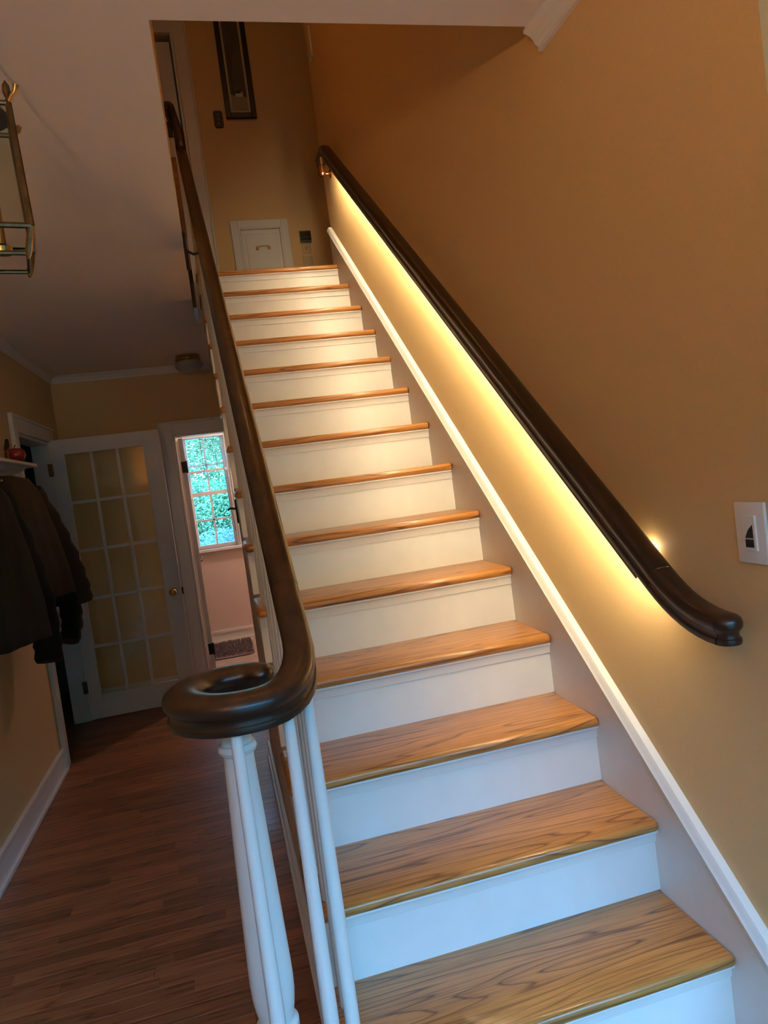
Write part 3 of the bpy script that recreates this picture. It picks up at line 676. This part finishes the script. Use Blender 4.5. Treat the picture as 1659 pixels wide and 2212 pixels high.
# spec rows: z(rel), y, x, half depth, half width, fold
c1 = coat('hanging_coat', 'black coat hanging nearest on the left wall rack', [(1.37, 2.02, -1.96, .03, .05, .0), (1.34, 2.03, -1.93, .07, .12, .02), (1.25, 2.03, -1.91, .10, .20, .04), (1.0, 2.05, -1.90, .13, .25, .07), (.75, 2.08, -1.90, .15, .27, .09), (.62, 2.08, -1.90, .155, .28, .10)],
          [[(-1.90, 2.20, 1.27, .075), (-1.85, 2.28, 1.0, .075), (-1.81, 2.31, .75, .068), (-1.80, 2.30, .56, .062), (-1.80, 2.27, .47, .058)]], 'coat_black')
obj('drawstring', MB().tube([(-1.765, 2.13, R(.64)), (-1.76, 2.14, R(.58)), (-1.762, 2.145, R(.54))], .005, 6), 'coat_black', c1)
coat('hanging_coat', 'brown jacket hanging on the rack beside the glazed door', [(1.37, 2.60, -1.95, .035, .05, .0), (1.345, 2.60, -1.92, .075, .11, .02), (1.27, 2.60, -1.905, .10, .19, .04), (1.05, 2.62, -1.89, .125, .235, .07), (.85, 2.64, -1.88, .145, .26, .08), (.74, 2.64, -1.875, .15, .27, .08)],
     [[(-1.895, 2.77, 1.28, .075), (-1.84, 2.86, 1.08, .08), (-1.795, 2.91, .90, .078), (-1.76, 2.93, .74, .070), (-1.745, 2.93, .64, .062)]], 'coat_brown')
coat('hanging_coat', 'dark jacket hanging lowest behind the brown jacket', [(1.30, 2.86, -1.97, .03, .04, .0), (1.2, 2.86, -1.95, .07, .11, .03), (.9, 2.86, -1.93, .09, .15, .06), (.66, 2.84, -1.92, .10, .16, .07)],
     [[(-1.90, 2.86, 1.1, .06), (-1.85, 2.90, .85, .062), (-1.80, 2.90, .66, .06), (-1.795, 2.86, .55, .055), (-1.81, 2.80, .46, .05)]], 'coat_black')
# ornaments on the shelf
ap = thing('apple_jar', 'glossy red apple shaped jar on the rack shelf', 'jar', (-1.95, 2.86, R(1.445)))
obj('body', MB().lathe([(.001, .004), (.022, 0), (.040, .014), (.052, .040), (.050, .064), (.034, .080), (.014, .082), (.001, .076)], 24, (-1.945, 2.86, R(1.445))), 'red_glaze', ap, smooth=60)
obj('stem', MB().tube([(-1.945, 2.86, R(1.52)), (-1.945, 2.862, R(1.535)), (-1.94, 2.868, R(1.545))], [.004, .003, .004], 6), 'bark', ap)
bi = thing('bird_figurine', 'small dark bird figurine perched on a stand on the shelf', 'figurine', (-1.94, 2.70, R(1.445)))
obj('stand', MB().lathe([(.001, 0), (.022, 0), (.018, .008), (.006, .014), (.005, .060), (.001, .062)], 14, (-1.94, 2.70, R(1.445))), 'dark_brass', bi, smooth=40)
rr = []
for (dy, z, w, h) in ((-.050, 1.500, .003, .003), (-.030, 1.510, .008, .006), (-.012, 1.518, .013, .013), (.005, 1.530, .014, .015), (.014, 1.546, .010, .011), (.018, 1.558, .010, .009), (.026, 1.562, .007, .006), (.036, 1.561, .001, .001)):
    rr.append([(-1.94 + w * math.cos(2 * PI * k / 12), 2.70 + dy * .9, R(z) + h * math.sin(2 * PI * k / 12)) for k in range(12)])
obj('bird', MB().loft(rr), 'frame_black', bi, smooth=60)

# ------------------------------------------------------------------ lantern
LX, LY, LZ = -1.322, .372, 0
ln = thing('hanging_lantern', 'brass framed glass lantern hanging from the hall ceiling', 'lantern', (LX, LY, H))
ang = math.radians(12)
def lc(h, z, k):
    a = ang + PI / 4 + k * PI / 2; return (LX + h * math.sqrt(2) * math.cos(a), LY + h * math.sqrt(2) * math.sin(a), R(z))
top, belt, bot = (.068, 1.985), (.075, 1.735), (.062, 1.683)
for k in range(4):
    obj('corner_post', MB().tube([lc(*top, k), lc(*belt, k)], .0066, 8), 'dark_brass', ln, smooth=40)
    obj('foot', MB().tube([lc(*belt, k), lc(bot[0], bot[1], k), lc(bot[0] - .002, bot[1] - .012, k)], [.0062, .0075, .003], 8), 'dark_brass', ln, smooth=40)
    for (hh, z), rad in ((top, .0055), (belt, .0065), (bot, .005)):
        obj('frame_bar', MB().tube([lc(hh, z, k), lc(hh, z, k + 1)], rad, 8), 'dark_brass', ln, smooth=40)
    p = [Vector(lc(top[0], top[1], k)), Vector(lc(top[0], top[1], k + 1)), Vector(lc(belt[0], belt[1], k + 1)), Vector(lc(belt[0], belt[1], k))]
    nrm = (p[1] - p[0]).cross(p[2] - p[0]).normalized() * .0015
    obj('glass_pane', MB().quadbox([a - nrm for a in p] + [a + nrm for a in p]), 'lantern_glass', ln)
    a, b = Vector(lc(top[0], top[1], k)), Vector(lc(belt[0], belt[1], k))
    sc_ = Vector((a.x - LX, a.y - LY, 0)).normalized()
    obj('scroll', MB().tube([a, a + Vector((0, 0, .012)) + sc_ * .012, a + Vector((0, 0, .018)) + sc_ * .022, a + Vector((0, 0, .030)) + sc_ * .026], [.005, .0045, .005, .006], 8), 'brass', ln, smooth=50)
    obj('finial', MB().lathe([(.001, -.004), (.007, 0), (.004, .010), (.008, .022), (.007, .036), (.001, .046)], 10, tuple(a)), 'dark_brass', ln, smooth=50)
obj('canopy', MB().lathe([(.001, R(1.985)), (.070, R(1.985)), (.060, R(2.0)), (.016, R(2.01)), (.010, R(2.03)), (.012, R(2.045)), (.006, R(2.06)), (.005, H - .02), (.05, H - .018), (.055, H), (.001, H)], 20, (LX, LY, 0)), 'dark_brass', ln, smooth=40)
obj('candle_sleeve', MB().lathe([(.001, R(1.70)), (.018, R(1.70)), (.020, R(1.712)), (.009, R(1.72)), (.009, R(1.80)), (.001, R(1.80))], 14, (LX + .015, LY, 0)), 'brass', ln, smooth=40)
obj('socket_rod', MB().tube([(LX, LY, R(1.71)), (LX, LY, R(1.99))], .003, 6), 'dark_brass', ln)

# ------------------------------------------------------------------ flush ceiling light
cl = thing('ceiling_light', 'brass ringed flush ceiling light with frosted bowl at the hall end', 'ceiling light', (-.995, 4.22, H))
obj('base', MB().lathe([(.001, H), (.088, H), (.090, H - .010), (.084, H - .014), (.086, H - .022), (.094, H - .026), (.092, H - .036), (.086, H - .042), (.001, H - .042)], 32, (-.995, 4.22, 0)), 'brass', cl, smooth=35)
obj('bowl', MB().lathe([(.080, H - .040), (.098, H - .050), (.104, H - .066), (.098, H - .088), (.078, H - .108), (.045, H - .120), (.001, H - .124)], 32, (-.995, 4.22, 0)), 'frosted', cl, smooth=60)
for k in range(3): obj('set_screw', MB().lathe([(.001, 0), (.004, 0), (.004, .010), (.001, .010)], 8, (-.995 + .09 * math.cos(2.0 + k * 2.09), 4.22 + .09 * math.sin(2.0 + k * 2.09), H - .056)), 'brass', cl)

# ------------------------------------------------------------------ wall control by the stairs
sw = thing('light_switch', 'white wall dimmer plate beside the lower end of the lit handrail', 'switch', (XW, -.155, R(.93)))
def ybox(y0, y1, z0, z1, x0, x1): return MB().box(x0, x1, y0, y1, z0, z1)
obj('plate', ybox(-.197, -.119, R(.872), R(.990), XW - .008, XW), 'plastic', sw, bevel=.004, seg=3)
fr_ = obj('rocker_frame', MB().box(XW - .012, XW - .006, -.175, -.141, R(.898), R(.965)), 'plastic', sw, bevel=.0015)
obj('display_and_reflection', MB().box(XW - .0130, XW - .0115, -.169, -.149, R(.905), R(.920)), 'screen_and_reflection', fr_)
obj('display_and_reflection', MB().prism([(-.169, R(.9225)), (-.149, R(.9225)), (-.153, R(.930)), (-.158, R(.938)), (-.169, R(.948))], 0, XW - .0130, XW - .0115), 'screen_and_reflection', fr_)  # dark triangular reflection on the rocker, modelled as a flat dark piece

# ------------------------------------------------------------------ landing wall items
pc = thing('framed_picture', 'tall narrow black framed winter landscape on the landing wall', 'picture', (-.35, YB, R(3.92)))
fx0, fx1, fz0, fz1 = -.462, -.235, R(3.918), R(4.80); fw = .038
mb = MB().box(fx0, fx0 + fw, YB - .03, YB, fz0, fz1).box(fx1 - fw, fx1, YB - .03, YB, fz0, fz1).box(fx0 + fw, fx1 - fw, YB - .03, YB, fz0, fz0 + fw).box(fx0 + fw, fx1 - fw, YB - .03, YB, fz1 - fw, fz1)
obj('frame', mb, 'frame_black', pc, bevel=.004)
obj('mat_board', MB().box(fx0 + fw, fx1 - fw, YB - .012, YB - .002, fz0 + fw, fz1 - fw), 'paper', pc)
ix0, ix1, iz0, iz1 = fx0 + fw + .016, fx1 - fw - .016, fz0 + fw + .02, fz1 - fw - .02; ym = YB - .0125
pn = obj('print', MB().box(ix0, ix1, ym - .001, ym, iz0 + .10, iz1), 'print_sky', pc)
obj('snow_field', MB().prism([(ix0, iz0), (ix1, iz0), (ix1, iz0 + .098), (ix0 + .09, iz0 + .098), (ix0 + .05, iz0 + .104), (ix0, iz0 + .118)], 1, ym - .0016, ym - .0002), 'print_snow', pn)
obj('painted_house', MB().box(ix0 + .035, ix0 + .075, ym - .0022, ym - .0008, iz0 + .100, iz0 + .128).prism([(ix0 + .075, iz0 + .1), (ix0 + .092, iz0 + .1), (ix0 + .092, iz0 + .128), (ix0 + .083, iz0 + .142), (ix0 + .075, iz0 + .128)], 1, ym - .0022, ym - .0008), 'print_light', pn)
obj('painted_roof', MB().prism([(ix0 + .030, iz0 + .127), (ix0 + .074, iz0 + .127), (ix0 + .081, iz0 + .143), (ix0 + .040, iz0 + .143)], 1, ym - .0028, ym - .001), 'print_dark', pn)
mb = MB()
for pts in ([(.022, .10), (.018, .22), (.03, .33), (.028, .45)], [(.03, .33), (.05, .40), (.062, .5)], [(.018, .22), (.01, .34), (.012, .5)], [(.03, .33), (.024, .42), (.035, .55)], [(.1, .1), (.1, .13)]):
    mb.tube([(ix0 + a, ym - .0015, iz0 + b) for a, b in pts], .0016, 5)
obj('painted_tree', mb, 'print_dark', pn)
sp = thing('switch_plate', 'black oval switch plate on the landing wall below the picture', 'switch', (-.522, YB, R(3.917)))
oct_ = [(-.034, -.045), (-.026, -.062), (.026, -.062), (.034, -.045), (.034, .045), (.026, .062), (-.026, .062), (-.034, .045)]
obj('plate', MB().prism([(-.522 + a, R(3.917) + b) for a, b in oct_], 1, YB - .012, YB), 'black', sp, bevel=.003)
for z in (-.032, 0, .032): obj('screw', MB().lathe([(.001, 0), (.004, 0), (.004, .004), (.001, .005)], 8, (-.522, YB - .0165, R(3.917) + z), axis='y'), 'pewter', sp)
# little access door
ad = thing('access_door', 'small white access door with a brass pull on the landing wall', 'access door', (-.33, YB, UP))
ax0, ax1, az1 = -.548, -.112, R(3.165)
mb = MB().box(ax0, ax0 + .055, YB - .016, YB, UP, az1).box(ax1 - .055, ax1, YB - .016, YB, UP, az1).box(ax0 + .055, ax1 - .055, YB - .016, YB, az1 - .055, az1)
obj('casing', mb, 'white', ad, bevel=.003)
mb = MB().box(ax0 + .055, ax0 + .07, YB - .024, YB, UP, az1 - .055).box(ax1 - .07, ax1 - .055, YB - .024, YB, UP, az1 - .055).box(ax0 + .07, ax1 - .07, YB - .024, YB, az1 - .07, az1 - .055)
obj('inner_moulding', mb, 'white', ad, bevel=.004)
dp = obj('door_panel', MB().box(ax0 + .072, ax1 - .072, YB - .012, YB, UP + .004, az1 - .073).box(ax0 + .10, ax1 - .10, YB - .017, YB, UP + .02, az1 - .105), 'white', ad, bevel=.003)
hx, hz = -.325, R(2.953)
obj('pull_handle', MB().tube([(hx - .045, YB - .014, hz), (hx - .043, YB - .035, hz), (hx - .02, YB - .042, hz + .004), (hx + .02, YB - .042, hz + .004), (hx + .043, YB - .035, hz), (hx + .045, YB - .014, hz)], [.008, .008, .005, .005, .008, .008], 8).box(hx - .056, hx - .034, YB - .02, YB - .016, hz - .016, hz + .012).box(hx + .034, hx + .056, YB - .02, YB - .016, hz - .016, hz + .012), 'brass', dp, smooth=40)
# outlet with night light, painted cover
ou = thing('wall_outlet', 'almond electrical outlet on the landing wall under the night light', 'outlet', (.008, YB, R(2.95)))
obj('plate', MB().box(-.027, .043, YB - .006, YB, R(2.895), R(3.008)), 'almond', ou, bevel=.002)
so = obj('socket', MB().lathe([(.001, 0), (.016, 0), (.016, .003), (.001, .003)], 20, (.008, YB - .009, R(2.935)), axis='y'), 'almond', ou, smooth=40)
for dx, dz, w, h in ((-.006, .004, .0015, .005), (.006, .004, .0015, .005), (0, -.007, .003, .003)): obj('slot', MB().box(.008 + dx - w, .008 + dx + w, YB - .0105, YB - .0085, R(2.935) + dz - h, R(2.935) + dz + h), 'black', so)
nl = thing('night_light', 'ribbed pewter night light plugged in beside the access door', 'night light', (.008, YB - .02, R(3.01)))
for k in range(5):
    z = R(2.978) + k * .0165
    obj('louver', MB().prism([(YB - .006, z), (YB - .048, z), (YB - .042, z + .012), (YB - .006, z + .013)], 0, -.034, .050), 'pewter', nl, bevel=.002)
obj('back_plate', MB().box(-.036, .052, YB - .012, YB - .005, R(2.972), R(3.065)), 'pewter', nl, bevel=.002)
tag(obj('cover_plate', MB().box(-.032, .048, YB - .006, YB, UP + .0, R(2.876)), 'almond', bevel=.003), 'blank painted cover plate below the outlet on the landing wall', 'cover plate')
wp = thing('wall_plaque', 'thin pale plaque near the top corner of the stair wall', 'plaque', (XW, 3.14, R(3.83)))
obj('panel', MB().box(XW - .012, XW, 3.10, 3.18, R(3.74), R(3.92)), 'plastic', wp, bevel=.003)
obj('rim', MB().box(XW - .018, XW - .010, 3.095, 3.105, R(3.735), R(3.925)), 'paper', wp)
# upper door and casing
ud = thing('door_3', 'white upstairs door left of the landing wall casing', 'door', (-1.2, YB, UP), kind='structure')
obj('door_leaf', MB().box(-1.6, -.80, YB + .03, YB + .065, UP + .01, R(4.50)), 'white', ud, bevel=.002)
obj('panel_moulding', MB().box(-1.45, -.93, YB + .024, YB + .03, R(3.6), R(4.36)).box(-1.45, -.93, YB + .024, YB + .03, UP + .15, R(3.4)), 'white', ud, bevel=.004)
obj('hinge', MB().box(-.905, -.865, YB + .012, YB + .03, R(3.81), R(3.915)), 'black', ud)
mb = MB().box(-.77, -.672, YB - .018, YB, UP, R(4.64)).box(-1.72, -.77, YB - .018, YB, R(4.54), R(4.64)).box(-.79, -.77, YB - .01, YB + .12, UP, R(4.54)).box(-.684, -.672, YB - .028, YB, UP, R(4.65)).box(-1.72, -1.62, YB - .018, YB, UP, R(4.64))
struct('trim_6', mb, 'white', 'white casing of the upstairs door at the left of the landing', 'door casing', bevel=.003)
struct('wall_behind_door', MB().box(-1.7, -.7, YB + .125, YB + .2, UP, UC), 'grey_green', 'closed space behind the upstairs door', 'wall')
# pictures along the stairwell wall
def stair_picture(label, ya, yb, za, zb, fm, inner):
    t = thing('framed_picture', label, 'picture', (wx(ya), ya, R(za)), 'pictures on the left stairwell wall')
    def sx(y): return wx(y)
    def pbox(y0, y1, z0, z1, d0, d1): 
        return [(sx(y0) + d0, y0, z0), (sx(y0) + d1, y0, z0), (sx(y1) + d1, y1, z0), (sx(y1) + d0, y1, z0), (sx(y0) + d0, y0, z1), (sx(y0) + d1, y0, z1), (sx(y1) + d1, y1, z1), (sx(y1) + d0, y1, z1)]
    w = .03; za, zb = R(za), R(zb); mb = MB()
    for q in ((ya, ya + w, za, zb), (yb - w, yb, za, zb), (ya + w, yb - w, za, za + w), (ya + w, yb - w, zb - w, zb)): mb.quadbox(pbox(*q, 0, .022))
    obj('frame', mb, fm, t, bevel=.002); obj('picture_sheet', MB().quadbox(pbox(ya + w, yb - w, za + w, zb - w, .001, .012)), inner, t)
stair_picture('brown framed picture on the left stairwell wall above the bracket', 2.15, 2.62, 2.34, 2.71, 'frame_brown', 'print_light')
stair_picture('dark framed picture low on the left stairwell wall', 2.66, 2.98, 2.15, 2.42, 'frame_black', 'print_snow')

# ------------------------------------------------------------------ uplighter added behind the viewpoint as unseen warm fill
fl_ = thing('fill_uplighter', 'brass uplighter added unseen in the entrance corner as warm fill', 'lamp', (-1.70, -1.95, 0))
obj('base', MB().lathe([(.001, 0), (.14, 0), (.14, .015), (.05, .03), (.012, .04), (.001, .04)], 28, (-1.70, -1.95, 0)), 'dark_brass', fl_, smooth=40)
obj('pole', MB().tube([(-1.70, -1.95, .03), (-1.70, -1.95, 1.72)], .012, 10), 'dark_brass', fl_, smooth=40)
obj('bowl', MB().lathe([(.001, 1.70), (.03, 1.705), (.11, 1.76), (.16, 1.83), (.155, 1.83), (.105, 1.766), (.028, 1.712), (.001, 1.71)], 32, (-1.70, -1.95, 0)), 'dark_brass', fl_, smooth=40)
M['bulb'] = emit('warm_fill_bulb', (1.0, .54, .23), 1150.0)
obj('bulb', MB().lathe([(.001, 1.783), (.016, 1.788), (.030, 1.813), (.030, 1.833), (.016, 1.853), (.001, 1.858)], 16, (-1.70, -1.95, 0)), 'bulb', fl_, smooth=60)

# ------------------------------------------------------------------ pendant added above the view, unseen fill for the upper walls
pd = thing('fill_pendant', 'unseen amber fill globe added high in the stairwell', 'pendant lamp', (-.45, 1.9, UC))
obj('cord', MB().tube([(-.45, 1.9, 5.12), (-.45, 1.9, UC)], .004, 6), 'dark_brass', pd)
obj('cap', MB().lathe([(.001, 5.12), (.03, 5.12), (.035, 5.10), (.001, 5.10)], 16, (-.45, 1.9, 0)), 'dark_brass', pd, smooth=40)
M['amber'] = emit('amber_fill_globe', (1.0, .52, .18), 15.0)
obj('globe', MB().lathe([(.001, 5.10)] + [(.08 * math.sin(PI * k / 10), 5.02 + .08 * math.cos(PI * k / 10)) for k in range(1, 10)] + [(.001, 4.94)], 20, (-.45, 1.9, 0)), 'amber', pd, smooth=60)
